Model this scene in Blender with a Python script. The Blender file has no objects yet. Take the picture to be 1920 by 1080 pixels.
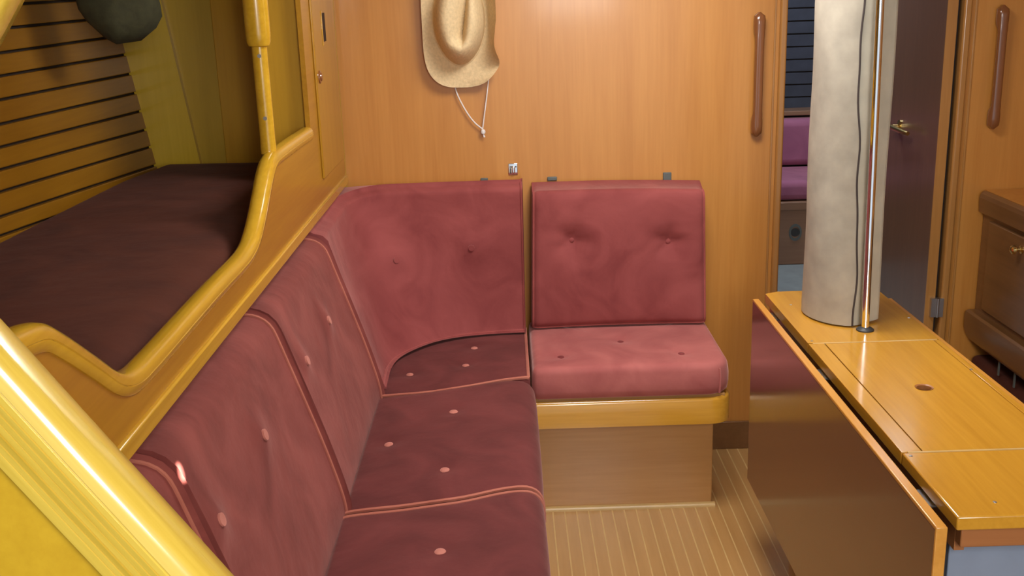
import bpy, math, random
from mathutils import Vector
random.seed(7)
PI = math.pi
SC = bpy.context.scene
COL = SC.collection

# ------------------------------------------------------------------ camera, sky, lights, exposure
cd = bpy.data.cameras.new('camera')
cam = bpy.data.objects.new('camera', cd)
COL.objects.link(cam)
SC.camera = cam
cd.sensor_fit = 'HORIZONTAL'
cd.sensor_width = 36.0
cd.lens = 2000.0 / 1920.0 * 36.0
cd.clip_start = 0.02
PITCH, ROLL, YAW = 0.27402, -0.03215, 0.00014
fw = Vector((-math.sin(YAW) * math.cos(PITCH), math.cos(YAW) * math.cos(PITCH), -math.sin(PITCH)))
r0 = Vector((math.cos(YAW), math.sin(YAW), 0))
u0 = r0.cross(fw)
cr = r0 * math.cos(ROLL) + u0 * math.sin(ROLL)
cu = -r0 * math.sin(ROLL) + u0 * math.cos(ROLL)
from mathutils import Matrix
mw = Matrix.Identity(4)
for i in range(3):
    mw[i][0] = cr[i]; mw[i][1] = cu[i]; mw[i][2] = -fw[i]
mw[0][3], mw[1][3], mw[2][3] = 0, 0, 1.45
cam.matrix_world = mw

W = bpy.data.worlds.new('sky')
SC.world = W
W.use_nodes = True
W.node_tree.nodes['Background'].inputs[0].default_value = (0.80, 0.90, 1.0, 1)
W.node_tree.nodes['Background'].inputs[1].default_value = 0.9


def area(name, loc, target, sx, sy, power, col):
    l = bpy.data.lights.new(name, 'AREA')
    l.shape = 'RECTANGLE'; l.size = sx; l.size_y = sy; l.energy = power; l.color = col
    o = bpy.data.objects.new(name, l)
    COL.objects.link(o)
    o.location = loc
    o.rotation_euler = (Vector(target) - Vector(loc)).to_track_quat('-Z', 'Y').to_euler()
    return o


area('companionway_daylight', (0.42, -0.45, 1.66), (-0.1, 1.9, 0.75), 0.5, 0.8, 33, (1.0, 0.97, 0.92))
area('saloon_hatch_daylight', (0.42, 2.25, 1.93), (0.42, 2.3, 0.0), 0.55, 0.55, 22, (1.0, 0.97, 0.95))
area('forward_hatch_daylight', (1.0, 4.0, 1.86), (1.0, 4.0, 0.0), 0.4, 0.4, 10.0, (0.75, 0.85, 1.0))
sl = bpy.data.lights.new('sunbeam_through_gap', 'SPOT')
sl.energy = 5200; sl.spot_size = math.radians(0.95); sl.spot_blend = 0.5; sl.shadow_soft_size = 0.004
sl.color = (1.0, 0.92, 0.8)
so = bpy.data.objects.new('sunbeam_through_gap', sl)
COL.objects.link(so)
so.location = (0.3, -0.2, 1.85)
so.scale = (0.28, 1.0, 1.0)
so.rotation_euler = (Vector((-0.452, 1.318, 0.838)) - so.location).to_track_quat('-Z', 'Y').to_euler()

SC.view_settings.view_transform = 'Standard'
SC.view_settings.look = 'None'
SC.view_settings.gamma = 1.0
SC.view_settings.use_curve_mapping = False
SC.view_settings.exposure = 0.0

# ------------------------------------------------------------------ materials


def nodes(name):
    m = bpy.data.materials.new(name)
    m.use_nodes = True
    nt = m.node_tree
    return m, nt, nt.nodes['Principled BSDF']


def ramp(nt, stops):
    r = nt.nodes.new('ShaderNodeValToRGB')
    e = r.color_ramp.elements
    while len(e) < len(stops):
        e.new(0.5)
    for k, (p, c) in enumerate(stops):
        e[k].position = p
        e[k].color = (*c, 1)
    return r


def wood(name, dark, light, axis='y', rough=0.28, coat=0.35, fine=1.0, tilt=0.0):
    m, nt, b = nodes(name)
    tc = nt.nodes.new('ShaderNodeTexCoord')
    mp = nt.nodes.new('ShaderNodeMapping')
    s = {'x': (1.2, 26, 26), 'y': (26, 1.2, 26), 'z': (26, 26, 1.2)}[axis]
    mp.inputs['Scale'].default_value = [v * fine for v in s]
    rt = nt.nodes.new('ShaderNodeMapping')
    rt.inputs['Rotation'].default_value = (0, tilt, 0)
    nt.links.new(tc.outputs['Object'], rt.inputs[0])
    nt.links.new(rt.outputs[0], mp.inputs[0])
    n1 = nt.nodes.new('ShaderNodeTexNoise')
    n1.inputs['Scale'].default_value = 1.0
    n1.inputs['Detail'].default_value = 6
    n1.inputs['Roughness'].default_value = 0.6
    n1.inputs['Distortion'].default_value = 0.6
    nt.links.new(mp.outputs[0], n1.inputs['Vector'])
    n2 = nt.nodes.new('ShaderNodeTexNoise')
    n2.inputs['Scale'].default_value = 5.0
    n2.inputs['Detail'].default_value = 3
    nt.links.new(mp.outputs[0], n2.inputs['Vector'])
    mx = nt.nodes.new('ShaderNodeMath'); mx.operation = 'MULTIPLY_ADD'
    mx.inputs[1].default_value = 0.35
    nt.links.new(n2.outputs[0], mx.inputs[0])
    sc = nt.nodes.new('ShaderNodeMath'); sc.operation = 'MULTIPLY'; sc.inputs[1].default_value = 0.65
    nt.links.new(n1.outputs[0], sc.inputs[0])
    nt.links.new(sc.outputs[0], mx.inputs[2])
    r = ramp(nt, [(0.30, dark), (0.70, light)])
    nt.links.new(mx.outputs[0], r.inputs[0])
    nt.links.new(r.outputs[0], b.inputs['Base Color'])
    b.inputs['Roughness'].default_value = rough
    b.inputs['Coat Weight'].default_value = coat
    b.inputs['Coat Roughness'].default_value = 0.12
    bp = nt.nodes.new('ShaderNodeBump'); bp.inputs['Strength'].default_value = 0.04
    bp.inputs['Distance'].default_value = 0.002
    nt.links.new(mx.outputs[0], bp.inputs['Height'])
    nt.links.new(bp.outputs[0], b.inputs['Normal'])
    return m


def velvet(name, dark, light, sheen=0.6, tint=(0.9, 0.55, 0.5)):
    m, nt, b = nodes(name)
    tc = nt.nodes.new('ShaderNodeTexCoord')
    n1 = nt.nodes.new('ShaderNodeTexNoise')
    n1.inputs['Scale'].default_value = 6.0; n1.inputs['Detail'].default_value = 5
    n1.inputs['Distortion'].default_value = 1.2
    nt.links.new(tc.outputs['Object'], n1.inputs['Vector'])
    r = ramp(nt, [(0.32, dark), (0.68, light)])
    nt.links.new(n1.outputs[0], r.inputs[0])
    nt.links.new(r.outputs[0], b.inputs['Base Color'])
    b.inputs['Roughness'].default_value = 0.85
    b.inputs['Specular IOR Level'].default_value = 0.2
    b.inputs['Sheen Weight'].default_value = sheen
    b.inputs['Sheen Roughness'].default_value = 0.35
    b.inputs['Sheen Tint'].default_value = (*tint, 1)
    n2 = nt.nodes.new('ShaderNodeTexNoise')
    n2.inputs['Scale'].default_value = 9.0; n2.inputs['Detail'].default_value = 8
    nt.links.new(tc.outputs['Object'], n2.inputs['Vector'])
    bp = nt.nodes.new('ShaderNodeBump'); bp.inputs['Strength'].default_value = 0.35
    bp.inputs['Distance'].default_value = 0.012
    nt.links.new(n2.outputs[0], bp.inputs['Height'])
    nt.links.new(bp.outputs[0], b.inputs['Normal'])
    return m


def plain(name, col, rough=0.6, metal=0.0, noise=0.0, scale=20.0, bump=0.0):
    m, nt, b = nodes(name)
    b.inputs['Roughness'].default_value = rough
    b.inputs['Metallic'].default_value = metal
    tc = nt.nodes.new('ShaderNodeTexCoord')
    n1 = nt.nodes.new('ShaderNodeTexNoise')
    n1.inputs['Scale'].default_value = scale; n1.inputs['Detail'].default_value = 6
    nt.links.new(tc.outputs['Object'], n1.inputs['Vector'])
    r = ramp(nt, [(0.3, [c * (1 - noise) for c in col]), (0.7, [min(1, c * (1 + noise)) for c in col])])
    nt.links.new(n1.outputs[0], r.inputs[0])
    nt.links.new(r.outputs[0], b.inputs['Base Color'])
    if bump:
        bp = nt.nodes.new('ShaderNodeBump'); bp.inputs['Strength'].default_value = bump
        bp.inputs['Distance'].default_value = 0.004
        nt.links.new(n1.outputs[0], bp.inputs['Height'])
        nt.links.new(bp.outputs[0], b.inputs['Normal'])
    return m


MAT = dict(
    bulkhead=wood('bulkhead_veneer', (0.46, 0.185, 0.032), (0.56, 0.25, 0.052), 'z', 0.36, 0.2),
    berth=wood('berth_teak', (0.34, 0.15, 0.006), (0.47, 0.23, 0.014), 'y', 0.3, 0.3),
    berth_v=wood('berth_teak_upright', (0.36, 0.17, 0.008), (0.48, 0.25, 0.016), 'z', 0.3, 0.3),
    mould=wood('laminated_moulding', (0.50, 0.27, 0.014), (0.68, 0.40, 0.03), 'y', 0.2, 0.6),
    mould_x=wood('laminated_moulding_near', (0.58, 0.38, 0.04), (0.78, 0.56, 0.09), 'x', 0.24, 1.0, 1.6, math.radians(-55.5)),
    slat=wood('slat_teak_dim', (0.26, 0.105, 0.004), (0.36, 0.16, 0.008), 'y', 0.4, 0.15),  # darkened in colour for the weak light on the hull side
    trim=wood('pale_trim_wood', (0.56, 0.36, 0.02), (0.66, 0.44, 0.035), 'z', 0.35, 0.2),
    berth_light=wood('berth_light_veneer', (0.46, 0.29, 0.02), (0.54, 0.34, 0.028), 'z', 0.4, 0.15),  # bulkhead wood with the olive cast and brightness of berth light in its colour
    seat_trim=wood('golden_seat_trim', (0.50, 0.23, 0.02), (0.66, 0.34, 0.04), 'x', 0.18, 0.6),
    seat_base=wood('seat_base_veneer', (0.40, 0.19, 0.055), (0.50, 0.26, 0.085), 'x', 0.35, 0.25),
    table=wood('table_teak', (0.47, 0.21, 0.016), (0.62, 0.31, 0.03), 'y', 0.2, 0.6),
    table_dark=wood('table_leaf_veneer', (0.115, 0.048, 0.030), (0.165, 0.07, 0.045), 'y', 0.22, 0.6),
    edge=wood('leaf_edge_wood', (0.52, 0.22, 0.03), (0.66, 0.31, 0.06), 'y', 0.25, 0.4),
    apron=wood('apron_wood', (0.30, 0.11, 0.035), (0.38, 0.15, 0.05), 'x', 0.3, 0.3),
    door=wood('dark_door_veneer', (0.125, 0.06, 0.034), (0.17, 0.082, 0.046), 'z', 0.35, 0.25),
    handle=wood('handle_wood', (0.17, 0.06, 0.02), (0.25, 0.095, 0.035), 'z', 0.2, 0.6),
    frame=wood('door_frame_wood', (0.34, 0.15, 0.035), (0.46, 0.22, 0.06), 'z', 0.28, 0.35),
    cabinet=wood('cabinet_wood', (0.14, 0.06, 0.018), (0.20, 0.09, 0.03), 'y', 0.32, 0.3),
    bunk=wood('bunk_wood', (0.22, 0.11, 0.06), (0.30, 0.16, 0.09), 'x', 0.4, 0.2),
    panel_end_lit=wood('berth_end_panel_lit', (0.52, 0.27, 0.014), (0.62, 0.34, 0.022), 'z', 0.35, 0.2),  # colour raised in place of light falling over the berth
    plank=wood('sole_plank', (0.38, 0.20, 0.065), (0.48, 0.27, 0.095), 'y', 0.25, 0.5),
    holly=plain('holly_inlay', (0.55, 0.36, 0.14), 0.3, 0, 0.1),
    velvet=velvet('burgundy_velvet', (0.22, 0.046, 0.044), (0.33, 0.080, 0.074)),
    velvet_shaded=velvet('burgundy_velvet_shaded', (0.105, 0.023, 0.022), (0.16, 0.036, 0.034), 0.28),  # same burgundy velvet, darkened in colour for the shaded side seats
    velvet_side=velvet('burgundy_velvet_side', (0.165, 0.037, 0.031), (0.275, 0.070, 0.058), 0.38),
    aft_panel=wood('aft_panel_wood', (0.54, 0.31, 0.012), (0.64, 0.39, 0.02), 'y', 0.4, 0.2),
    velvet_lit=velvet('burgundy_velvet_lit', (0.33, 0.085, 0.08), (0.46, 0.14, 0.125)),  # same burgundy velvet, lightened in colour for the brightly lit forward seat
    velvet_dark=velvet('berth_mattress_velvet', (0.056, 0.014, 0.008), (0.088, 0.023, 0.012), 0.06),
    piping=velvet('velvet_piping', (0.36, 0.11, 0.075), (0.46, 0.16, 0.11), 0.4),
    piping_soft=velvet('velvet_piping_soft', (0.27, 0.06, 0.055), (0.37, 0.09, 0.08), 0.5),
    button=velvet('velvet_button', (0.46, 0.16, 0.12), (0.56, 0.22, 0.17), 0.6),
    button_dark=velvet('velvet_button_dark', (0.16, 0.03, 0.03), (0.24, 0.05, 0.05), 0.3),
    purple=velvet('forward_cushion_velvet', (0.30, 0.10, 0.17), (0.40, 0.14, 0.22), 0.5),
    straw=plain('woven_straw', (0.68, 0.51, 0.28), 0.75, 0, 0.10, 130, 0.35),
    cord=plain('white_cord', (0.72, 0.68, 0.64), 0.6),
    suede=plain('beige_suede', (0.38, 0.335, 0.26), 0.85, 0, 0.12, 22, 0.25),
    suede_pale=plain('pale_suede', (0.52, 0.48, 0.38), 0.85, 0, 0.08, 22, 0.2),
    stitch=plain('dark_seam', (0.05, 0.035, 0.03), 0.8),
    chrome=plain('polished_chrome', (0.88, 0.88, 0.90), 0.07, 1.0),
    steel=plain('satin_steel', (0.55, 0.56, 0.58), 0.35, 1.0),
    brass=plain('brass', (0.75, 0.55, 0.22), 0.25, 1.0),
    rubber=plain('dark_ring', (0.03, 0.03, 0.03), 0.5),
    alloy=plain('mast_alloy', (0.55, 0.55, 0.56), 0.4, 1.0),
    dark=plain('shadow_gap', (0.03, 0.018, 0.012), 0.8),
    grey_tab=plain('grey_plastic', (0.10, 0.11, 0.10), 0.5),
    cloth=plain('dark_grey_cloth', (0.048, 0.046, 0.018), 0.9, 0, 0.25, 40, 0.5),
    haze_panel=plain('blue_haze_panel', (0.22, 0.26, 0.34), 0.3, 0, 0.05),  # bluish haze over the table end put into the panel colour
    vinyl=plain('grey_vinyl', (0.26, 0.29, 0.28), 0.5, 0, 0.1),
    lining=plain('headliner', (0.62, 0.58, 0.48), 0.7, 0, 0.04),
    ring=plain('pale_ring', (0.6, 0.5, 0.4), 0.3),
    slate=plain('shadowed_slat', (0.045, 0.05, 0.07), 0.5, 0, 0.15),
)

# ------------------------------------------------------------------ mesh helpers


class MB:
    def __init__(self):
        self.v = []; self.f = []

    def add(self, vs, fs):
        o = len(self.v)
        self.v += [tuple(p) for p in vs]
        self.f += [tuple(i + o for i in q) for q in fs]
        return self

    def box(self, x0, x1, y0, y1, z0, z1):
        vs = [(x, y, z) for z in (z0, z1) for y in (y0, y1) for x in (x0, x1)]
        return self.add(vs, [(0, 2, 3, 1), (4, 5, 7, 6), (0, 1, 5, 4), (2, 6, 7, 3), (0, 4, 6, 2), (1, 3, 7, 5)])

    def prism(self, poly, axis, a, b):
        """poly: list of 2-D points, extruded along axis from a to b"""
        n = len(poly)
        def p3(p, t):
            if axis == 'x': return (t, p[0], p[1])
            if axis == 'y': return (p[0], t, p[1])
            return (p[0], p[1], t)
        vs = [p3(p, a) for p in poly] + [p3(p, b) for p in poly]
        fs = [tuple(range(n - 1, -1, -1)), tuple(range(n, 2 * n))]
        fs += [(i, (i + 1) % n, n + (i + 1) % n, n + i) for i in range(n)]
        return self.add(vs, fs)

    def rings(self, rings, cap0=True, cap1=True, closed=True):
        n = len(rings[0])
        vs = [p for r in rings for p in r]
        fs = []
        for k in range(len(rings) - 1):
            for i in range(n if closed else n - 1):
                j = (i + 1) % n
                fs.append((k * n + i, k * n + j, (k + 1) * n + j, (k + 1) * n + i))
        if cap0: fs.append(tuple(range(n - 1, -1, -1)))
        if cap1: fs.append(tuple(range((len(rings) - 1) * n, len(rings) * n)))
        return self.add(vs, fs)

    def tube(self, pts, r, n=8, ref=None):
        pts = [Vector(p) for p in pts]
        R = []
        rr = r if isinstance(r, (list, tuple)) else [r] * len(pts)
        up = None
        for k, p in enumerate(pts):
            t = (pts[min(k + 1, len(pts) - 1)] - pts[max(k - 1, 0)]).normalized()
            if up is None:
                up = Vector(ref) if ref else (Vector((0, 0, 1)) if abs(t.z) < 0.9 else Vector((1, 0, 0)))
            a = (up - t * up.dot(t)).normalized()
            up = a
            b = t.cross(a)
            R.append([p + (a * math.cos(2 * PI * i / n) + b * math.sin(2 * PI * i / n)) * rr[k] for i in range(n)])
        return self.rings(R)

    def sweep(self, pts, prof, B):
        """prof: closed list of (n, b); B fixed binormal; n = side of the path"""
        pts = [Vector(p) for p in pts]; B = Vector(B)
        R = []
        for k, p in enumerate(pts):
            t = (pts[min(k + 1, len(pts) - 1)] - pts[max(k - 1, 0)]).normalized()
            nn = B.cross(t).normalized()
            R.append([p + nn * a + B * b for a, b in prof])
        return self.rings(R)

    def lathe(self, prof, c, axis='z', n=20):
        """prof: (radius, height)"""
        c = Vector(c); R = []
        for r, h in prof:
            ring = []
            for i in range(n):
                a = 2 * PI * i / n
                ca, sa = r * math.cos(a), r * math.sin(a)
                d = {'z': (ca, sa, h), 'y': (ca, h, -sa), 'x': (h, ca, sa)}[axis]
                ring.append(c + Vector(d))
            R.append(ring)
        return self.rings(R)

    def build(self, name, mat, parent=None, smooth=True, bevel=0.0, seg=2, angle=40):
        off = Vector(parent_world(parent)) if parent else Vector((0, 0, 0))
        me = bpy.data.meshes.new(name)
        me.from_pydata([tuple(Vector(p) - off) for p in self.v], [], self.f)
        import bmesh
        bm = bmesh.new(); bm.from_mesh(me)
        bmesh.ops.recalc_face_normals(bm, faces=bm.faces)
        bm.to_mesh(me); bm.free()
        me.materials.append(MAT[mat] if isinstance(mat, str) else mat)
        o = bpy.data.objects.new(name, me)
        COL.objects.link(o)
        if parent: o.parent = parent
        if smooth:
            me.shade_smooth()
            me.set_sharp_from_angle(angle=math.radians(angle))
        if bevel:
            bv = o.modifiers.new('bevel', 'BEVEL')
            bv.width = bevel; bv.segments = seg; bv.limit_method = 'ANGLE'
            bv.harden_normals = False
        return o


def parent_world(o):
    p = Vector((0, 0, 0))
    while o:
        p += Vector(o.location); o = o.parent
    return p


def thing(name, loc, label, cat, group=None):
    o = bpy.data.objects.new(name, None)
    o.empty_display_size = 0.05
    COL.objects.link(o)
    o.location = loc
    o['label'] = label; o['category'] = cat
    if group: o['group'] = group
    return o


def tag(o, label, cat, group=None):
    o['label'] = label; o['category'] = cat
    if group: o['group'] = group
    return o


def structure(o):
    o['kind'] = 'structure'
    return o


def catmull(pts, n=6, closed=False):
    P = [Vector(p) for p in pts]
    out = []
    for i in range(len(P) - 1):
        a = P[max(i - 1, 0)]; b = P[i]; c = P[i + 1]; d = P[min(i + 2, len(P) - 1)]
        for k in range(n):
            t = k / n
            out.append(0.5 * ((2 * b) + (c - a) * t + (2 * a - 5 * b + 4 * c - d) * t * t + (3 * b - a - 3 * c + d) * t ** 3))
    out.append(P[-1])
    return out


def lerp_tab(tab, x):
    if x <= tab[0][0]: return tab[0][1]
    for (a, va), (b, vb) in zip(tab, tab[1:]):
        if x <= b:
            t = (x - a) / (b - a)
            return va + (vb - va) * t
    return tab[-1][1]


def samples(n, L, r):
    """parameter samples on 0..1 with extra ones inside the rounding radius"""
    e = min(0.45, r / L)
    s = [0, 0.08 * e, 0.25 * e, 0.5 * e, 0.75 * e, e]
    mid = [e + (1 - 2 * e) * k / n for k in range(1, n)]
    return s + mid + [1 - q for q in reversed(s)]


def cushion(name, F, Lu, Lv, back, nu=34, nv=26, r=0.014, bulge=0.012, dimples=(), flip=1,
            parent=None, mat='velvet', pipe_edges=('u0', 'u1', 'v0', 'v1'), pipe_r=0.0042, buttons=True,
            button_mat='button', button_r=0.011, pipe_mat='piping', pull=0.010, sigma=0.04, body='cover'):
    """front surface F(u,v) with rounded rim, pillow bulge and tufts; back = vector to the back face"""
    us = samples(nu, Lu, r); vs_ = samples(nv, Lv, r)
    back_f = back if callable(back) else (lambda u, v: Vector(back))
    def nrm(u, v):
        e = 1e-3
        a = F(min(u + e, 1), v) - F(max(u - e, 0), v)
        b = F(u, min(v + e, 1)) - F(u, max(v - e, 0))
        n = a.cross(b)
        return n.normalized() * flip
    def disp(u, v):
        d = 0
        for q, L in ((u, Lu), (v, Lv)):
            t = min(q, 1 - q) * L
            if t < r:
                d += -r + math.sqrt(max(0, r * r - (r - t) ** 2))
        d = max(d, -1.25 * r)
        d += bulge * (1 - (2 * u - 1) ** 4) * (1 - (2 * v - 1) ** 4)
        for bu, bv in dimples:
            du = (u - bu) * Lu; dv = (v - bv) * Lv
            rho2 = du * du + dv * dv
            a = math.atan2(dv, du)
            rho = math.sqrt(rho2)
            d -= pull * math.exp(-rho2 / (2 * sigma * sigma * 0.30)) * 0.65
            d -= pull * 0.45 * math.exp(-rho / sigma) * (1 + 0.35 * math.sin(5 * a + bu * 9) * min(1, rho / 0.02))
        return d
    mb = MB()
    nu_, nv_ = len(us), len(vs_)
    front = []; backv = []
    for u in us:
        for v in vs_:
            p = F(u, v)
            front.append(p + nrm(u, v) * disp(u, v))
            backv.append(p + back_f(u, v))
    N = nu_ * nv_
    fs = []
    for i in range(nu_ - 1):
        for j in range(nv_ - 1):
            a, b, c, d = i * nv_ + j, (i + 1) * nv_ + j, (i + 1) * nv_ + j + 1, i * nv_ + j + 1
            fs.append((a, b, c, d)); fs.append((N + a, N + d, N + c, N + b))
    bd = [i * nv_ for i in range(nu_)] + [(nu_ - 1) * nv_ + j for j in range(1, nv_)] + \
         [i * nv_ + nv_ - 1 for i in range(nu_ - 2, -1, -1)] + [j for j in range(nv_ - 2, 0, -1)]
    for k in range(len(bd)):
        a, b = bd[k], bd[(k + 1) % len(bd)]
        fs.append((b, a, N + a, N + b))
    mb.add(front + backv, fs)
    o = mb.build(body, mat, parent, angle=70)
    # piping cords along the seams of the front face
    def rim(u, v):
        cu_, cv_ = min(max(u, 0.004 / Lu), 1 - 0.004 / Lu), min(max(v, 0.004 / Lv), 1 - 0.004 / Lv)
        return F(cu_, cv_) + nrm(cu_, cv_) * (disp(cu_, cv_) + 0.3 * pipe_r)
    n = 48
    for e in pipe_edges:
        if e[0] == 'u':
            uu = float(e[1]); pts = [rim(uu, k / n) for k in range(n + 1)]
        else:
            vv = float(e[1]); pts = [rim(k / n, vv) for k in range(n + 1)]
        MB().tube(pts, pipe_r, 6).build('piping', pipe_mat, parent)
    if buttons:
        for bu, bv in dimples:
            c = F(bu, bv); nn = nrm(bu, bv); c = c + nn * (disp(bu, bv))
            a = (F(bu + 0.01, bv) - F(bu, bv)).normalized(); b = nn.cross(a)
            R = []
            for rr, h in ((1.0, -0.002), (1.0, 0.002), (0.8, 0.0042), (0.45, 0.0055), (0.1, 0.006)):
                R.append([c + (a * math.cos(t) + b * math.sin(t)) * button_r * rr + nn * h for t in [2 * PI * i / 14 for i in range(14)]])
            MB().rings(R).build('button', button_mat, parent)
    return o


# ------------------------------------------------------------------ the shell
YB = 3.17          # aft face of the forward bulkhead
# sole
fl = MB().box(-1.3, 2.1, -1.0, 3.17, -0.03, -0.004).build('floor', 'dark', smooth=False)
structure(fl)
PW = 0.034
k = 0
x = 0.03
while x < 1.42:
    MB().box(x, x + PW - 0.0035, 0.3, 3.165, -0.004, 0.0).build('plank', 'plank', fl, smooth=False)
    x += PW
st = MB()
x = 0.03
while x < 1.42:
    st.box(x + PW - 0.0035, x + PW, 0.3, 3.165, -0.004, 0.0002)
    x += PW
o = st.build('inlay_strip', 'holly', fl, smooth=False)
o['kind'] = 'stuff'

# forward bulkhead with the doorway cut out
DX0, DX1, DZ0, DZ1 = 0.816, 1.328, 0.10, 1.84
wf = MB()
wf.box(-0.486, DX0, YB, YB + 0.025, 0, 1.9)
wf.box(DX1, 2.1, YB, YB + 0.025, 0, 1.9)
wf.box(DX0, DX1, YB, YB + 0.025, 0, DZ0)
wf.box(DX0, DX1, YB, YB + 0.025, DZ1, 1.9)
structure(wf.build('wall_forward', 'bulkhead', smooth=False))
structure(MB().box(-1.3, -0.486, YB, YB + 0.025, 0, 1.9).build('wall_berth_end', 'berth_light', smooth=False))
# frame mouldings of the doorway
def frame(x0, x1):
    return MB().prism([(x0, YB - 0.012), (x1, YB - 0.012), (x1, YB + 0.03), (x0, YB + 0.03)], 'z', DZ0, 1.88)
structure(frame(DX0 - 0.018, DX0 + 0.003).build('trim_1', 'frame', bevel=0.006, seg=3))
structure(frame(DX1 - 0.001, DX1 + 0.022).build('trim_2', 'frame', bevel=0.006, seg=3))
structure(MB().box(DX0 + 0.003, DX1 - 0.001, YB - 0.012, YB + 0.03, DZ1 - 0.02, DZ1 + 0.02).build('trim_3', 'frame', bevel=0.004))
structure(MB().box(0.575, DX0 - 0.018, YB - 0.009, YB, 0, 0.094).build('baseboard_forward', 'cabinet', bevel=0.002))
# raised bead just inside the frame
structure(MB().box(DX0 - 0.034, DX0 - 0.028, YB - 0.003, YB, 0.1, 1.88).build('trim_4', 'frame', bevel=0.001))
structure(MB().box(DX1 + 0.034, DX1 + 0.040, YB - 0.003, YB, 0.1, 1.88).build('trim_5', 'frame', bevel=0.001))

# hull lining on the left with its slats
def hx(z): return -1.045 - 0.15 * (z - 1.0)
wl = MB().prism([(hx(0.0) - 0.012, 0.0), (hx(1.9) - 0.012, 1.9), (hx(1.9) - 0.05, 1.9), (hx(0.0) - 0.05, 0.0)], 'y', -1.0, YB)
wl = structure(wl.build('wall_left', 'dark', smooth=False))
gA = [0.85, 0.90, 0.945, 0.982, 1.020, 1.069, 1.113, 1.158, 1.204, 1.253, 1.301, 1.348, 1.398, 1.447, 1.496, 1.545, 1.594, 1.643, 1.692, 1.741, 1.79]
gB = [0.80, 0.85, 0.89, 0.930, 0.976, 1.031, 1.082, 1.137, 1.190, 1.245, 1.300, 1.353, 1.405, 1.458, 1.511, 1.564, 1.617, 1.67, 1.723, 1.776, 1.83]
def slat_z(k, y):
    t = (y - 2.33) / (3.18 - 2.33)
    t = max(t, -0.6)
    return gA[k] + (gB[k] - gA[k]) * t
for k in range(len(gA) - 1):
    R = []
    for y in (0.86, 1.3, 1.8, 2.33, 2.75, 3.165):
        z0 = slat_z(k, y) + 0.0035; z1 = slat_z(k + 1, y) - 0.0035
        R.append([(hx(z0) - 0.012, y, z0), (hx(z0) - 0.001, y, z0), (hx(z0 + 0.002), y, z0 + 0.002),
                  (hx(z1 - 0.002), y, z1 - 0.002), (hx(z1) - 0.001, y, z1), (hx(z1) - 0.012, y, z1)])
    MB().rings(R).build('slat', 'slat', wl, smooth=False)

# trim strip and panels at the far end of the berth
structure(MB().add([(-1.042, YB - 0.022, 0.93), (-0.905, YB - 0.022, 0.93), (-0.975, YB - 0.022, 1.47), (-1.005, YB - 0.022, 1.88), (-1.18, YB - 0.022, 1.88),
                    (-1.042, YB, 0.93), (-0.905, YB, 0.93), (-0.975, YB, 1.47), (-1.005, YB, 1.88), (-1.18, YB, 1.88)],
                   [(0, 1, 2, 3, 4), (5, 9, 8, 7, 6), (0, 5, 6, 1), (1, 6, 7, 2), (2, 7, 8, 3), (3, 8, 9, 4), (4, 9, 5, 0)]).build('trim_6', 'trim', smooth=False))
structure(MB().box(-0.838, -0.51, YB - 0.006, YB, 0.93, 1.88).build('trim_7', 'panel_end_lit', bevel=0.002))

# starboard lining, headliner with hatch opening
structure(MB().box(2.1, 2.13, -1.0, 3.195, 0, 1.9).build('wall_right', 'bulkhead', smooth=False))
ce = MB()
hx0, hx1, hy0, hy1 = 0.12, 0.72, 1.95, 2.55
ce.box(-1.3, hx0, -0.2, 5.0, 1.9, 1.93); ce.box(hx1, 2.13, -0.2, 3.7, 1.9, 1.93)
ce.box(hx1, 2.13, 4.3, 5.0, 1.9, 1.93)
ce.box(hx1, 0.78, 3.7, 4.3, 1.9, 1.93); ce.box(1.22, 2.13, 3.7, 4.3, 1.9, 1.93)
ce.box(hx0, hx1, -0.2, hy0, 1.9, 1.93); ce.box(hx0, hx1, hy1, 5.0, 1.9, 1.93)
structure(ce.build('ceiling', 'lining', smooth=False))

# partial bulkhead in the near left corner: its cut-out edge carries a laminated moulding
YA = 0.82
edge = [(-0.20, 1.70), (-0.295, 1.553), (-0.358, 1.455), (-0.402, 1.395), (-0.447, 1.342), (-0.466, 1.305), (-0.457, 1.26), (-0.413, 1.196),
        (-0.335, 1.082), (-0.258, 0.970), (-0.13, 0.783), (-0.02, 0.622), (0.035, 0.535), (0.055, 0.45), (0.055, 0.01)]
KS = 0.848 / 0.82
ep = catmull([(a * KS, 0, 1.45 + (b - 1.45) * KS) for a, b in edge], 6)
poly = [(p.x, p.z) for p in ep]
def inset(d):
    out = []
    for k, p in enumerate(ep):
        t = (ep[min(k + 1, len(ep) - 1)] - ep[max(k - 1, 0)]).normalized()
        nn = Vector((0, 1, 0)).cross(t)
        out.append((p + nn * d))
    return out
s_in = inset(0.02)
sgn = 0.02 if s_in[8].x < ep[8].x else -0.02
pin = [(p.x, p.z) for p in inset(sgn)]
wa = MB().prism(pin + [(-1.18, 0.01), (-1.25, 1.70)], 'y', YA + 0.012, YA + 0.042)
wa = structure(wa.build('wall_aft', 'aft_panel', smooth=False))
q = 1 if sgn > 0 else -1
prof = [(0.068 * q, 0.006), (0.066 * q, 0.0005)]
for gk in range(7):                      # laminations standing out on the aft face
    g0 = 0.062 - gk * 0.006
    prof += [(g0 * q, 0.0), ((g0 - 0.0046) * q, -0.0004 * (gk % 3)), ((g0 - 0.0050) * q, 0.0012), ((g0 - 0.0056) * q, 0.0012)]
prof += [(0.0185 * q, 0.0), (0.013 * q, 0.001), (0.008 * q, 0.0035), (0.004 * q, 0.0075), (0.0012 * q, 0.0125), (0, 0.018), (0, 0.030), (0.0003 * q, 0.044), (0.003 * q, 0.048), (0.064 * q, 0.050)]
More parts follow.
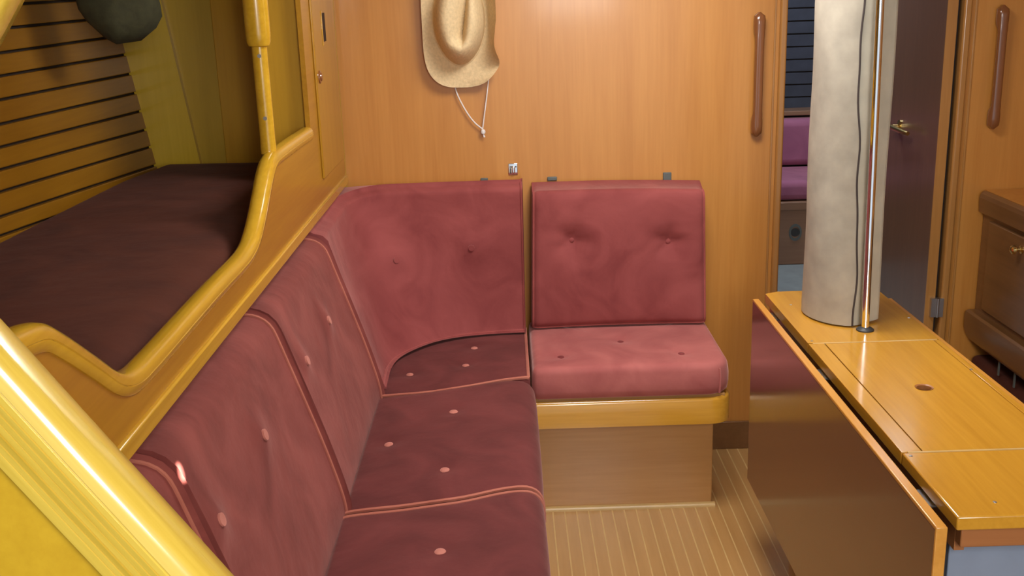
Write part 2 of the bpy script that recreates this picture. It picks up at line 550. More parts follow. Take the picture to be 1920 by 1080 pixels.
MB().sweep([Vector((p.x, YA, p.z)) for p in ep], prof, (0, 1, 0)).build('edge_moulding', 'mould_x', wa, angle=35)

# ------------------------------------------------------------------ settee and pilot berth joinery
XS = -0.486
pb = thing('pilot_berth', (-0.7, 2.0, 0.0), 'raised varnished pilot berth with curved moulded front board above the red settee', 'berth')
topc = [(0.87, 1.150), (0.94, 1.148), (0.996, 1.143), (1.056, 1.133), (1.10, 1.109), (1.177, 1.056), (1.241, 1.012), (1.294, 0.996), (1.36, 0.994), (1.47, 0.996), (1.68, 1.000),
        (1.86, 1.000), (1.93, 1.003), (1.986, 1.015), (2.045, 1.043), (2.10, 1.078), (2.16, 1.115), (2.205, 1.132), (2.26, 1.137), (2.45, 1.137), (2.652, 1.135)]
tp = catmull([(0, a, b) for a, b in topc], 5)
polyb = [(0.87, 0.912)] + [(p.y, p.z - 0.012) for p in tp] + [(2.655, 1.88), (3.163, 1.88), (3.163, 0.912)]
MB().prism(polyb, 'x', XS - 0.012, XS).build('front_board', 'berth', pb, smooth=False)
mp_ = [(-0.031, 0.0115), (-0.031, 0.0135), (-0.027, 0.0165), (-0.0195, 0.0175), (-0.0185, 0.0163), (-0.0175, 0.0175), (-0.011, 0.017), (-0.005, 0.014), (-0.001, 0.008), (0, 0), (-0.001, -0.008),
       (-0.005, -0.014), (-0.011, -0.018), (-0.028, -0.018), (-0.031, -0.015)]
s2 = 1
o = MB().sweep([Vector((XS - 0.011, p.y, p.z)) for p in tp], [(a, b) for a, b in mp_], (1, 0, 0))
zs = [v[2] for v in o.v]
if max(zs) > 1.165:       # the profile hung upward: turn it round
    o = MB().sweep([Vector((XS - 0.011, p.y, p.z)) for p in tp], [(-a, b) for a, b in mp_], (1, 0, 0))
o.build('edge_moulding', 'mould', pb, angle=35)
MB().box(XS - 0.026, XS + 0.007, 0.87, 3.163, 0.902, 0.928).build('lower_rail', 'mould', pb, bevel=0.003)
MB().box(-1.06, XS - 0.022, 0.87, 3.163, 0.888, 0.90).build('berth_base', 'berth', pb, smooth=False)

MB().box(-0.60, XS - 0.012, 2.68, 3.163, 1.004, 1.88).build('light_catch_post', 'panel_end_lit', pb, bevel=0.003)  # post added to catch light and brighten the strip beside the pole
# locker door at the forward end of the berth board
ld = thing('locker_door', (XS, 2.93, 0.98), 'narrow upright wooden locker door with slot pull beside the berth post', 'locker door')
MB().box(XS, XS + 0.006, 2.765, 3.12, 0.985, 1.87).build('door_panel', 'berth_v', ld, bevel=0.002)
MB().box(XS + 0.0055, XS + 0.0066, 2.916, 2.955, 1.328, 1.402).build('slot', 'dark', ld, smooth=False)['label'] = 'dark finger slot'  # flat dark plate paints the shade of the recessed slot
MB().box(XS + 0.006, XS + 0.0075, 2.897, 2.906, 1.318, 1.408).build('slot_lit_edge', 'mould', ld, bevel=0.002)  # pale strip paints the lit edge of the recessed slot
kb = MB().lathe([(0.017, 0.0), (0.016, 0.003), (0.013, 0.004), (0.011, 0.0035), (0.009, 0.007), (0.004, 0.008), (0.001, 0.0082)], (XS + 0.006, 2.805, 1.244), 'x', 20).build('push_knob', 'handle', ld)
kb['label'] = 'round brown push knob'

# turned post standing on the berth board
bp_ = thing('berth_post', (XS - 0.018, 2.25, 1.137), 'glossy turned wooden post rising from the berth front board', 'post')
px, py = XS - 0.018, 2.25
MB().lathe([(0.0165, 1.130), (0.0165, 1.14), (0.0158, 1.16), (0.0158, 1.352), (0.0158, 1.362)], (px, py, 0), 'z', 24).build('lower_post', 'mould', bp_)
MB().lathe([(0.0165, 1.350), (0.0215, 1.352), (0.0245, 1.360), (0.0255, 1.375), (0.0255, 1.86), (0.0255, 1.90)], (px, py, 0), 'z', 24).build('sleeve', 'mould', bp_)
for z in (1.332, 1.205):
    MB().lathe([(0.0042, -0.0005), (0.0042, 0.0012), (0.002, 0.0022), (0.0005, 0.0023)], (px + 0.002, py - 0.0155, z), 'y', 10).build('screw', 'steel', bp_)
bp_.children[-1].rotation_euler = (0, 0, 0)

# mattress in the berth
mt = thing('berth_mattress', (-0.78, 1.98, 0.90), 'dark maroon velvet mattress lying in the raised pilot berth', 'mattress')
def FM(u, v):
    y = 0.90 + (3.10 - 0.90) * u
    xx = -1.024 + (-0.512 + 1.024) * v
    rl = max(0, (v - 0.86) / 0.14)
    far = max(0, (u - 0.985) / 0.015)
    z = 0.992 - 0.030 * rl ** 2.2 - 0.008 * far
    z += 0.004 * math.sin(3.1 * u + 2 * v)
    if v < 0.1 and u > 0.85:
        xx += 0.05 * (u - 0.85) / 0.15 * (0.1 - v) / 0.1
    return Vector((xx, y, z))
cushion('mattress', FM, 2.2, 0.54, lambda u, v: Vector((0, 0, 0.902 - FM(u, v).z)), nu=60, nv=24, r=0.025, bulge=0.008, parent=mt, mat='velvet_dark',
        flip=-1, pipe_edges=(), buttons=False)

# settee base (boxes under the seats) with the rounded fiddle of the forward seat
sb = thing('settee_base', (0.1, 2.2, 0.0), 'L-shaped wooden settee base with golden rounded front trim under the cushions', 'settee')
MB().box(-0.55, 0.032, 0.90, 3.163, 0.0, 0.365).build('side_base', 'seat_base', sb, bevel=0.002)
MB().box(0.034, 0.554, 2.782, 3.163, 0.0, 0.30).build('front_panel', 'seat_base', sb, bevel=0.003)
MB().box(0.034, 0.575, 2.735, 3.160, 0.300, 0.363).build('seat_board', 'seat_base', sb, bevel=0.002)
MB().box(-0.585, -0.565, 0.90, 3.163, 0.0, 0.884).build('back_board', 'seat_base', sb, smooth=False)
tr = [(0.036, 2.716, 0)]
tr += [(0.536 + 0.058 * math.sin(a), 2.774 - 0.058 * math.cos(a), 0) for a in [PI / 2 * i / 8 for i in range(9)]]
tr += [(0.594, 3.155, 0)]
tprof = [(0.0, 0.281), (0.0, 0.348), (-0.003, 0.354), (-0.008, 0.357), (-0.014, 0.356), (-0.018, 0.352), (-0.018, 0.281)]
def sweep_h(path, profp):
    R = []
    P = [Vector(p) for p in path]
    for k, p in enumerate(P):
        t = (P[min(k + 1, len(P) - 1)] - P[max(k - 1, 0)]).normalized()
        nn = Vector((t.y, -t.x, 0))          # outward (right-hand side of the run)
        R.append([Vector((p.x, p.y, 0)) + nn * a + Vector((0, 0, b)) for a, b in profp])
    return MB().rings(R)
sweep_h(tr, tprof).build('seat_trim', 'seat_trim', sb, angle=35)
sweep_h([(0.05, 2.770, 0), (0.562, 2.770, 0)], [(0.0, 0.0), (0.0, 0.006), (-0.004, 0.011), (-0.012, 0.012), (-0.012, 0.0)]).build('toe_strip', 'holly', sb)['label'] = 'pale toe moulding'

# ------------------------------------------------------------------ seat cushions
SEATP = catmull([(-0.354, 0, 0.450), (-0.31, 0, 0.4545), (-0.22, 0, 0.458), (-0.08, 0, 0.459), (0.0, 0, 0.455), (0.03, 0, 0.446), (0.046, 0, 0.428), (0.0515, 0, 0.405), (0.052, 0, 0.370)], 6)
plen = [0]
for a, b in zip(SEATP, SEATP[1:]): plen.append(plen[-1] + (b - a).length)
def seat_profile(t):
    d = t * plen[-1]
    for k in range(len(plen) - 1):
        if d <= plen[k + 1] or k == len(plen) - 2:
            s = (d - plen[k]) / (plen[k + 1] - plen[k])
            return SEATP[k].lerp(SEATP[k + 1], s)
B1 = [(-0.47, 1.918), (-0.349, 1.925), (-0.238, 1.931), (-0.11, 1.958), (-0.025, 1.998), (0.02, 2.012), (0.06, 2.016)]
B2 = [(-0.47, 2.558), (-0.337, 2.563), (-0.228, 2.573), (-0.12, 2.607), (-0.022, 2.646), (0.03, 2.655), (0.06, 2.658)]
B0 = [(-0.5, 0.9), (0.1, 0.9)]
def smooth_tab(tab, x): return (lerp_tab(tab, x - 0.02) + lerp_tab(tab, x) + lerp_tab(tab, x + 0.02)) / 3
def seat(tab0, tab1, g0, g1):
    def F(u, v):
        p = seat_profile(u)
        a = smooth_tab(tab0, p.x) + g0; b = smooth_tab(tab1, p.x) - g1
        return Vector((p.x, a + (b - a) * v, p.z))
    return F
def seat_uv(F, x, y):
    best = None
    for i in range(101):
        for j in range(101):
            p = F(i / 100, j / 100)
            d = (p.x - x) ** 2 + (p.y - y) ** 2
            if best is None or d < best[0]: best = (d, i / 100, j / 100)
    return best[1:]
GS = 'seat cushions along the side settee'
for F, spots, pe, lab, Lv, base in (
        (seat(B0, B1, 0, 0.006), [(-0.148, 1.76), (-0.28, 1.40), (-0.14, 1.28)], ('v1',), 'burgundy seat cushion at the near end of the side settee', 1.03, (-0.15, 1.4, 0.366)),
        (seat(B1, B2, 0.006, 0.005), [(-0.156, 2.103), (-0.295, 2.253), (-0.153, 2.425)], ('v0',), 'burgundy middle seat cushion with three pale buttons on the side settee', 0.62, (-0.15, 2.25, 0.366))):
    t = thing('seat_cushion', base, lab, 'seat cushion', GS)
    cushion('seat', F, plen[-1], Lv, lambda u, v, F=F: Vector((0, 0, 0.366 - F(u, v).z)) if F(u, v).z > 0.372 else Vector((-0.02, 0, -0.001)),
            nu=44, nv=34, r=0.011, bulge=0.006, dimples=[seat_uv(F, *s) for s in spots], parent=t, mat='velvet_shaded',
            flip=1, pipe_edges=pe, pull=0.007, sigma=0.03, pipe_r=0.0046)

# corner seat, a flat piece behind the middle seat
t = thing('seat_cushion', (-0.15, 2.85, 0.366), 'shaded burgundy seat cushion filling the settee corner', 'seat cushion', GS)
def FC(u, v):
    xx = -0.46 + (0.040 + 0.46) * u
    a = smooth_tab(B2, xx) + 0.007
    return Vector((xx, a + (3.10 - a) * v, 0.447 + 0.006 * u))
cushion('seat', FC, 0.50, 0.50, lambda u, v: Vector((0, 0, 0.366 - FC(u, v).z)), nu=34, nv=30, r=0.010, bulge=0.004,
        dimples=[seat_uv(FC, *s) for s in ((-0.137, 2.781), (-0.117, 2.924), (-0.285, 2.726))], parent=t, mat='velvet_shaded', flip=1,
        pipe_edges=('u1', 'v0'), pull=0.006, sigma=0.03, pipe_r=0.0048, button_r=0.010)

# forward seat: rounded front right corner, generous edge radius
def radial_cushion(name, outline, z0, z1, er, bulge, dimples, parent, mat, centre, pull=0.010, sag=()):
    n = len(outline); cx, cy = centre
    out = [Vector((a, b, 0)) for a, b in outline]
    def off(d):
        res = []
        for k in range(n):
            t = (out[(k + 1) % n] - out[k - 1]).normalized()
            res.append(out[k] - Vector((t.y, -t.x, 0)) * d)
        return res
    def ztop(p):
        z = z1
        for bx, by in dimples:
            r2 = (p.x - bx) ** 2 + (p.y - by) ** 2
            z -= pull * (0.6 * math.exp(-r2 / 0.0006) + 0.4 * math.exp(-math.sqrt(r2) / 0.04))
        return z
    R = []
    inner = off(er)
    for s in (0.02, 0.1, 0.2, 0.3, 0.4, 0.5, 0.58, 0.66, 0.74, 0.81, 0.87, 0.92, 0.96, 1.0):
        ring = []
        for p in inner:
            q = Vector((cx, cy, 0)).lerp(p, s)
            q.z = ztop(q) + bulge * (1 - s ** 3)
            ring.append(q)
        R.append(ring)
    for a in (18, 36, 54, 72, 90):
        a = math.radians(a)
        ring = off(er * (1 - math.sin(a)))
        for p, pin_ in zip(ring, inner): p.z = ztop(pin_) - er * (1 - math.cos(a))
        R.append(ring)
    for zz in (0.66, 0.33):
        ring = off(-0.003)
        for p in ring: p.z = z0 + (z1 - er - z0) * zz
        R.append(ring)
    ring = off(0.0)
    for p in ring: p.z = z0 + 0.005
    R.append(ring)
    ring = off(0.006)
    for p in ring: p.z = z0
    R.append(ring)
    return MB().rings(R).build(name, mat, parent, angle=60)
t = thing('seat_cushion', (0.31, 2.9, 0.366), 'lit-toned burgundy seat cushion on the forward seat above the golden trim', 'seat cushion')
ol = []
def seg(a, b, n):
    for i in range(n): ol.append((a[0] + (b[0] - a[0]) * i / n, a[1] + (b[1] - a[1]) * i / n))
seg((0.060, 2.716), (0.520, 2.714), 24)
for i in range(10):
    a = PI / 2 * i / 10
    ol.append((0.520 + 0.068 * math.sin(a), 2.782 - 0.068 * math.cos(a)))
seg((0.588, 2.782), (0.588, 3.155), 18)
seg((0.588, 3.155), (0.048, 3.155), 24)
seg((0.048, 3.155), (0.048, 2.728), 20)
seg((0.048, 2.728), (0.060, 2.716), 2)
DSP = [(0.309, 2.935), (0.466, 2.816), (0.13, 2.82)]
radial_cushion('seat', ol, 0.366, 0.457, 0.022, 0.004, DSP, t, 'velvet_lit', (0.31, 2.93))
for a, b in DSP:
    MB().lathe([(0.010, -0.002), (0.010, 0.002), (0.007, 0.004), (0.001, 0.005)], (a, b, 0.4505), 'z', 14).build('button', 'button_dark', t)
MB().tube([(0.556, 2.7215, 0.440), (0.5575, 2.719, 0.42), (0.557, 2.7185, 0.39), (0.556, 2.720, 0.370)], 0.003, 6).build('piping', 'velvet_lit', t)

# ------------------------------------------------------------------ back cushions
BKP = catmull([(-0.345, 0, 0.380), (-0.347, 0, 0.440), (-0.353, 0, 0.490), (-0.378, 0, 0.585), (-0.409, 0, 0.685), (-0.440, 0, 0.780), (-0.453, 0, 0.820), (-0.462, 0, 0.842), (-0.476, 0, 0.857), (-0.498, 0, 0.866), (-0.530, 0, 0.868)], 6)
bl = [0]
for a, b in zip(BKP, BKP[1:]): bl.append(bl[-1] + (b - a).length)
def back_profile(t):
    d = t * bl[-1]
    for k in range(len(bl) - 1):
        if d <= bl[k + 1] or k == len(bl) - 2:
            s = (d - bl[k]) / (bl[k + 1] - bl[k])
            return BKP[k].lerp(BKP[k + 1], s)
GB = 'back cushions along the side settee'
def back(y0, y1):
    def F(u, v):
        p = back_profile(v)
        return Vector((p.x, y0 + (y1 - y0) * u, p.z))
    return F
def back_uv(F, y, z):
    best = None
    for j in range(201):
        p = F(0, j / 200)
        if p.x < -0.46: break
        d = abs(p.z - z)
        if best is None or d < best[0]: best = (d, j / 200)
    y0, y1 = F(0, 0).y, F(1, 0).y
    return ((y - y0) / (y1 - y0), best[1])
for y0, y1, sp, edges, lab in (
        (0.90, 1.292, [], ('u1',), 'burgundy back cushion nearest the moulded corner board, mostly hidden by it'),
        (1.306, 1.942, [(1.365, 0.738), (1.665, 0.738)], ('u0', 'u1'), 'burgundy back cushion second from the moulded corner board, with two pale buttons'),
        (1.952, 2.575, [(2.05, 0.732), (2.335, 0.730)], ('u1',), 'burgundy back cushion between the corner back and the nearer back cushions')):
    F = back(y0, y1)
    t = thing('back_cushion', (-0.42, (y0 + y1) / 2, 0.44), lab, 'back cushion', GB)
    cushion('back', F, y1 - y0, bl[-1], lambda u, v, F=F: Vector((-0.562 - F(u, v).x, 0, 0)) if F(u, v).x > -0.50 else Vector((-0.561 - F(u, v).x, 0, -0.004)),
            nu=36, nv=34, r=0.012, bulge=0.008, dimples=[back_uv(F, *s) for s in sp],
            parent=t, mat='velvet_side', flip=-1, pipe_edges=edges, pull=0.010, sigma=0.045, pipe_r=0.0032, button_r=0.010)

# curved corner back
CPB = catmull([(-0.346, 2.585, 0), (-0.347, 2.66, 0), (-0.347, 2.745, 0), (-0.330, 2.83, 0), (-0.285, 2.905, 0), (-0.225, 2.968, 0), (-0.145, 3.012, 0), (-0.05, 3.032, 0), (0.036, 3.038, 0)], 8)
CPT = catmull([(-0.462, 2.585, 0), (-0.466, 2.70, 0), (-0.467, 2.80, 0), (-0.462, 2.90, 0), (-0.448, 2.995, 0), (-0.40, 3.05, 0), (-0.28, 3.065, 0), (-0.13, 3.068, 0), (0.040, 3.068, 0)], 8)
def path_at(P, u):
    k = min(int(u * (len(P) - 1)), len(P) - 2)
    return P[k].lerp(P[k + 1], u * (len(P) - 1) - k)
def FD(u, v):
    b = path_at(CPB, u); tt = path_at(CPT, u)
    zc = 0.846 + 0.028 * min(1, max(0, (u - 0.30) / 0.35))
    if v < 0.88:
        w = v / 0.88
        p = b.lerp(tt, w)
        return Vector((p.x, p.y, 0.460 + (zc - 0.460) * w))
    w = (v - 0.88) / 0.12
    nn = Vector((-1, 0, 0)).lerp(Vector((0, 1, 0)), min(1, max(0, (u - 0.40) / 0.25))).normalized()
    a = w * PI / 2
    p = tt + nn * (0.022 * (1 - math.cos(a)) + 0.030 * max(0, w - 0.5))
    return Vector((p.x, p.y, zc + 0.022 * math.sin(a)))
def back_D(u, v):
    p = FD(u, v)
    f = min(1, max(0, (u - 0.40) / 0.25))
    tx = (-0.562, p.y) if f == 0 else ((p.x, 3.160) if f == 1 else None)
    if tx is None:
        A = Vector((-0.562, min(3.160, 2.85 + 0.31 * f * 2), 0)); Bq = Vector((-0.562 + max(0, f - 0.5) * 2 * (p.x + 0.562), 3.160, 0))
        A = A if f < 0.5 else Bq
        tx = (A.x, A.y)
    return Vector((tx[0] - p.x, tx[1] - p.y, 0))
t = thing('back_cushion', (-0.2, 3.0, 0.44), 'curved burgundy back cushion wrapping the settee corner', 'back cushion')
def uvD(x, z):
    best = None
    for i in range(101):
        for j in range(89):
            p = FD(i / 100, j / 100)
            d = (p.x - x) ** 2 + (p.z - z) ** 2 + (0 if i > 40 else 9)
            if best is None or d < best[0]: best = (d, i / 100, j / 100)
    return best[1:]
cushion('back', FD, 0.85, 0.50, back_D, nu=60, nv=30, r=0.012, bulge=0.010, dimples=[uvD(-0.119, 0.72), uvD(-0.335, 0.70)], parent=t, flip=-1,
        pipe_edges=('u1', 'v0'), pipe_mat='piping_soft', pipe_r=0.0034, pull=0.012, sigma=0.05, button_r=0.009, button_mat='velvet')

# forward back cushion
t = thing('back_cushion', (0.32, 3.08, 0.46), 'square burgundy back cushion with two tufts on the forward seat', 'back cushion')
def FE(u, v):
    x0 = 0.056 + 0.012 * v; x1 = 0.580 - 0.008 * v
    tl = max(0, (v - 0.90) / 0.10)
    zt = 0.462 + (0.888 - 0.462) * v
    x = x0 + (x1 - x0) * u
    return Vector((x, 3.045 + 0.012 * v + 0.015 * tl * tl, zt + 0.004 * math.sin(PI * u) - 0.010 * v * u))
def uvE(x, z): return ((x - 0.060) / 0.514, (z - 0.462) / 0.42)
cushion('back', FE, 0.51, 0.43, lambda u, v: Vector((0, 3.160 - FE(u, v).y, 0)), nu=44, nv=36, r=0.024, bulge=0.012,
        dimples=[uvE(0.177, 0.723), uvE(0.464, 0.713)], parent=t, flip=1, pipe_edges=('u0', 'u1', 'v0'), pull=0.032, sigma=0.05, pipe_r=0.0034, pipe_mat='piping_soft',
        button_mat='velvet', button_r=0.009)

# ------------------------------------------------------------------ table
tb = thing('saloon_table', (0.77, 1.95, 0.0), 'narrow varnished drop-leaf table built around the mast', 'table')
ZT = 0.70
def board(name, poly, z0, z1, mat, bev=0.0025):
    return MB().prism(poly, 'z', z0, z1).build(name, mat, tb, bevel=bev)
TX0, TX1 = 0.628, 0.908
# far section, with the notch the mast passes through
far = [(TX0, 2.157)] + [(TX1, 2.157), (TX1, 2.535), (0.80, 2.56), (TX0 + 0.0, 2.556)]
mc = (0.751, 2.36)
hole = [(mc[0] + 0.064 * math.cos(a), mc[1] + 0.090 * math.sin(a)) for a in [2 * PI * i / 28 for i in range(28)]]
# two half boards left and right of the mast opening
lh = [(p) for p in hole if True]
L1 = [(TX0, 2.157), (0.751, 2.157)] + [hole[i % 28] for i in range(21, 6, -1)] + [(0.751, 2.557), (0.66, 2.556), (TX0, 2.54)]
R1 = [(0.751, 2.157), (TX1, 2.157), (TX1, 2.535), (0.751, 2.557)] + [hole[i % 28] for i in range(7, -8, -1)]
fs_ = MB().prism(L1, 'z', ZT - 0.022, ZT); fs_.prism(R1, 'z', ZT - 0.022, ZT)
fs_.build('far_board', 'table', tb, smooth=False)
board('near_board', [(TX0, 1.378), (TX1, 1.378), (TX1, 1.598), (TX0, 1.598)], ZT - 0.022, ZT, 'table')
board('side_strip', [(TX0, 1.6025), (0.6615, 1.6025), (0.6615, 2.1525), (TX0, 2.1525)], ZT - 0.022, ZT, 'table', 0.001)
board('side_strip', [(0.896, 1.6025), (TX1, 1.6025), (TX1, 2.1525), (0.896, 2.1525)], ZT - 0.022, ZT, 'table', 0.001)
# lid with a finger hole
LX0, LX1, LY0, LY1 = 0.664, 0.894, 1.6025, 2.1525
hc = (0.772, 1.883)
hh = [(hc[0] + 0.015 * math.cos(a), hc[1] + 0.015 * math.sin(a)) for a in [2 * PI * i / 16 for i in range(16)]]
lid = MB()
lid.prism([(LX0, LY0), (LX1, LY0), (LX1, hc[1])] + [hh[i % 16] for i in range(0, -9, -1)] + [(LX0, hc[1])], 'z', ZT - 0.02, ZT - 0.0006)
lid.prism([(LX1, hc[1]), (LX1, LY1), (LX0, LY1), (LX0, hc[1])] + [hh[i % 16] for i in range(8, -1, -1)], 'z', ZT - 0.02, ZT - 0.0006)
lid_o = lid.build('lid', 'table', tb, smooth=False)
rg = MB()
rg.rings([[(hc[0] + r * math.cos(a), hc[1] + r * math.sin(a), z) for a in [2 * PI * i / 20 for i in range(20)]] for r, z in
          ((0.0152, ZT - 0.018), (0.0152, ZT - 0.0004), (0.0168, ZT + 0.0006), (0.0135, ZT - 0.001), (0.0130, ZT - 0.018))], False, False)
rg.build('finger_hole_ring', 'apron', lid_o)
MB().box(LX0, LX1, LY0, LY1, ZT - 0.06, ZT - 0.05).build('locker_bottom', 'dark', tb, smooth=False)
for y in (1.598, 2.1525):
    MB().box(TX0 + 0.01, TX1 - 0.005, y, y + 0.0045, ZT - 0.02, ZT + 0.0002).build('inlay_line', 'holly', tb, smooth=False)
for a, b in ((0.637, 1.585), (0.640, 2.17), (0.900, 2.31), (0.898, 1.97), (0.70, 1.42), (0.665, 2.44)):
    MB().lathe([(0.003, -0.002), (0.003, 0.0006), (0.001, 0.001)], (a, b, ZT), 'z', 8).build('screw', 'steel', tb)
# apron and pedestal
ap = MB()
ap.box(0.640, 0.902, 1.388, 1.408, 0.645, ZT - 0.022)
ap.build('apron', 'apron', tb, bevel=0.002)
MB().box(0.640, 0.655, 1.408, 2.54, 0.630, ZT - 0.022).build('apron', 'apron', tb, smooth=False)
MB().box(0.887, 0.902, 1.408, 2.52, 0.630, ZT - 0.022).build('apron', 'apron', tb, smooth=False)
MB().box(0.648, 0.892, 1.440, 1.460, 0.0, 0.645).build('end_panel', 'haze_panel', tb, bevel=0.002)['label'] = 'end panel tinted by blue haze'
MB().box(0.70, 0.84, 2.47, 2.49, 0.0, 0.645).build('end_panel', 'apron', tb, bevel=0.002)
# hanging leaves
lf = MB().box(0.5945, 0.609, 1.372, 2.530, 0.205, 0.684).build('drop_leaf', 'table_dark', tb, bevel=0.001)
MB().box(0.5940, 0.6105, 1.3715, 2.5305, 0.684, 0.6905).build('leaf_edge', 'edge', lf, bevel=0.0015)['label'] = 'golden top edge of the leaf'
MB().box(0.5935, 0.6105, 1.3665, 1.3720, 0.205, 0.6905).build('leaf_edge', 'edge', lf, bevel=0.0015)['label'] = 'orange end edge of the leaf'
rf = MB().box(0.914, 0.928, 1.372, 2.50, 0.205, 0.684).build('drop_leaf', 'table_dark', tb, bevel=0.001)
MB().box(0.913, 0.9285, 1.3715, 2.5005, 0.684, 0.6905).build('leaf_edge', 'edge', rf, bevel=0.0015)['label'] = 'golden top edge of the leaf'
for y in (1.47, 2.02, 2.42):
    hg = MB().box(0.610, 0.640, y, y + 0.055, 0.668, 0.671)
    hg.tube([(0.620, y, 0.672), (0.620, y + 0.055, 0.672)], 0.003, 8)
    hg.build('hinge', 'steel', tb)
for y in (1.47, 2.02, 2.40):
    hg = MB().box(0.900, 0.914, y, y + 0.055, 0.668, 0.671)
    hg.tube([(0.911, y, 0.672), (0.911, y + 0.055, 0.672)], 0.003, 8)
    hg.build('hinge', 'steel', tb)

# mast with its suede wrap
ms = thing('mast', (mc[0], mc[1], 0.0), 'mast wrapped in beige suede standing through the table', 'mast')
def ell(rx, ry, z, a0=0, a1=2 * PI, n=48, wob=0.0):
    return [Vector((mc[0] + (rx + wob * math.sin(3 * a + 7 * z)) * math.cos(a), mc[1] + (ry + wob * math.sin(2 * a + 5 * z)) * math.sin(a), z)) for a in [a0 + (a1 - a0) * i / n for i in range(n)]]
MB().rings([ell(0.060, 0.086, z, n=36) for z in (0.0, 0.6, 1.2, 1.88)]).build('mast_tube', 'alloy', ms)
MB().rings([ell(0.0715, 0.0985, 0.702 + 1.19 * k / 30, wob=0.0012) for k in range(31)]).build('inner_wrap', 'suede_pale', ms)
R = []; seam = []
NZ = 60
for k in range(NZ + 1):
    z = 0.704 + 1.18 * k / NZ
    w = 0.006 * math.sin(9 * z) + 0.004 * math.sin(23 * z + 1) + 0.003 * math.sin(41 * z)
    e1 = -PI / 2 - 0.20 + 0.24 * max(0, (1.45 - z) / 0.75) + w * 6        # the free edge, seen from the saloon
    e0 = e1 - 4.1
    ring_o = []; ring_i = []
    n = 40
    for i in range(n + 1):
        a = e0 + (e1 - e0) * i / n
        lift = 0.0022 + 0.0012 * math.sin(17 * z + 3 * a) + (0.002 if i > n - 3 else 0)
        c, s = math.cos(a), math.sin(a)
        ring_o.append(Vector((mc[0] + (0.0718 + 0.0028 + lift) * c, mc[1] + (0.0988 + 0.0028 + lift) * s, z)))
        ring_i.append(Vector((mc[0] + 0.0722 * c, mc[1] + 0.0992 * s, z)))
    R.append(ring_o + list(reversed(ring_i)))
    seam.append(ring_o[-1] + Vector((0.0012, -0.0006, 0)))
MB().rings(R).build('outer_wrap', 'suede', ms, angle=50)
MB().tube(seam, 0.0022, 6).build('seam', 'stitch', ms)['label'] = 'dark wavy seam of the wrap'
# flat pale facing strip on the right of the wrap
R = []
for k in range(31):
    z = 0.706 + 1.18 * k / 30
    w = 0.0015 * math.sin(11 * z)
    R.append([Vector((0.772, 2.258, z)), Vector((0.818 + w, 2.288, z)), Vector((0.823 + w, 2.294, z)), Vector((0.818 + w, 2.300, z)), Vector((0.772, 2.271, z))])
MB().rings(R).build('facing_strip', 'suede_pale', ms, smooth=False)['label'] = 'flat pale strip of the wrap'

# chrome pole beside the mast
cp = thing('chrome_pole', (0.775, 2.24, ZT), 'thin polished chrome pole in front of the suede mast', 'pole')
MB().tube([(0.7745, 2.232, ZT), (0.757, 2.232, 1.88)], 0.0085, 20).build('tube', 'chrome', cp)
MB().lathe([(0.019, 0.0), (0.019, 0.003), (0.015, 0.006), (0.010, 0.008), (0.0088, 0.008)], (0.7745, 2.232, ZT), 'z', 24).build('base_ring', 'rubber', cp)['label'] = 'dark base ring'

# ------------------------------------------------------------------ things on the bulkhead
def grab_handle(x, z0, z1, lab):
    t = thing('grab_handle', (x, YB, (z0 + z1) / 2), lab, 'handle', None)
    H = z1 - z0
    bar = MB()
    R = []
    for k in range(33):
        s = k / 32
        z = z0 + H * s
        e = min(s, 1 - s) * H
        wd = 0.0165 * math.sqrt(max(0.02, 1 - max(0, (0.016 - e) / 0.016) ** 2)) - 0.0035 * min(1, max(0, (e - 0.045) / 0.03))
        out = 0.032
        inn = 0.0 if e < 0.055 else 0.017 * min(1, (e - 0.055) / 0.012)
        ring = []
        yo, yi = YB - out + (0.010 * max(0, (0.016 - e) / 0.016)), YB - inn
        cy, ry = (yo + yi) / 2, (yi - yo) / 2
        for i in range(16):
            a = 2 * PI * i / 16
            ca, sa = math.cos(a), math.sin(a)
            ring.append((x + wd * math.copysign(abs(ca) ** 0.7, ca), cy + ry * math.copysign(abs(sa) ** 0.7, sa), z))
        R.append(ring)
    bar.rings(R).build('bar', 'handle', t)
    return t
grab_handle(0.736, 1.004, 1.362, 'dark wooden grab handle on the bulkhead left of the doorway')
grab_handle(1.436, 1.004, 1.360, 'dark wooden grab handle on the panel right of the doorway')

def small_box(name, x0, x1, z0, z1, d, mat, lab, cat, bev=0.002):
    o = MB().box(x0, x1, YB - d, YB, z0, z1).build(name, mat, None, bevel=bev)
    return tag(o, lab, cat)
small_box('cushion_tab', 0.463, 0.488, 0.876, 0.904, 0.006, 'grey_tab', 'square grey tab above the right tuft of the forward back cushion', 'tab')
small_box('cushion_tab', 0.116, 0.145, 0.890, 0.902, 0.006, 'grey_tab', 'flat dark tab over the left corner of the forward back cushion', 'tab')
small_box('cushion_tab', -0.084, -0.062, 0.893, 0.905, 0.006, 'grey_tab', 'small dark tab behind the top edge of the curved corner cushion', 'tab')
lt = thing('turn_latch', (0.013, YB, 0.928), 'small shiny chrome turn latch on the bulkhead between the back cushions', 'latch')
MB().box(0.000, 0.028, YB - 0.003, YB, 0.911, 0.946).build('plate', 'chrome', lt, bevel=0.002)
MB().box(0.010, 0.020, YB - 0.012, YB - 0.003, 0.917, 0.938).build('turn_button', 'chrome', lt, bevel=0.003)
MB().box(0.004, 0.025, YB - 0.0045, YB - 0.003, 0.934, 0.937).build('slit', 'dark', lt, smooth=False)
MB().box(0.005, 0.008, YB - 0.0045, YB - 0.003, 0.916, 0.932).build('slit', 'dark', lt, smooth=False)

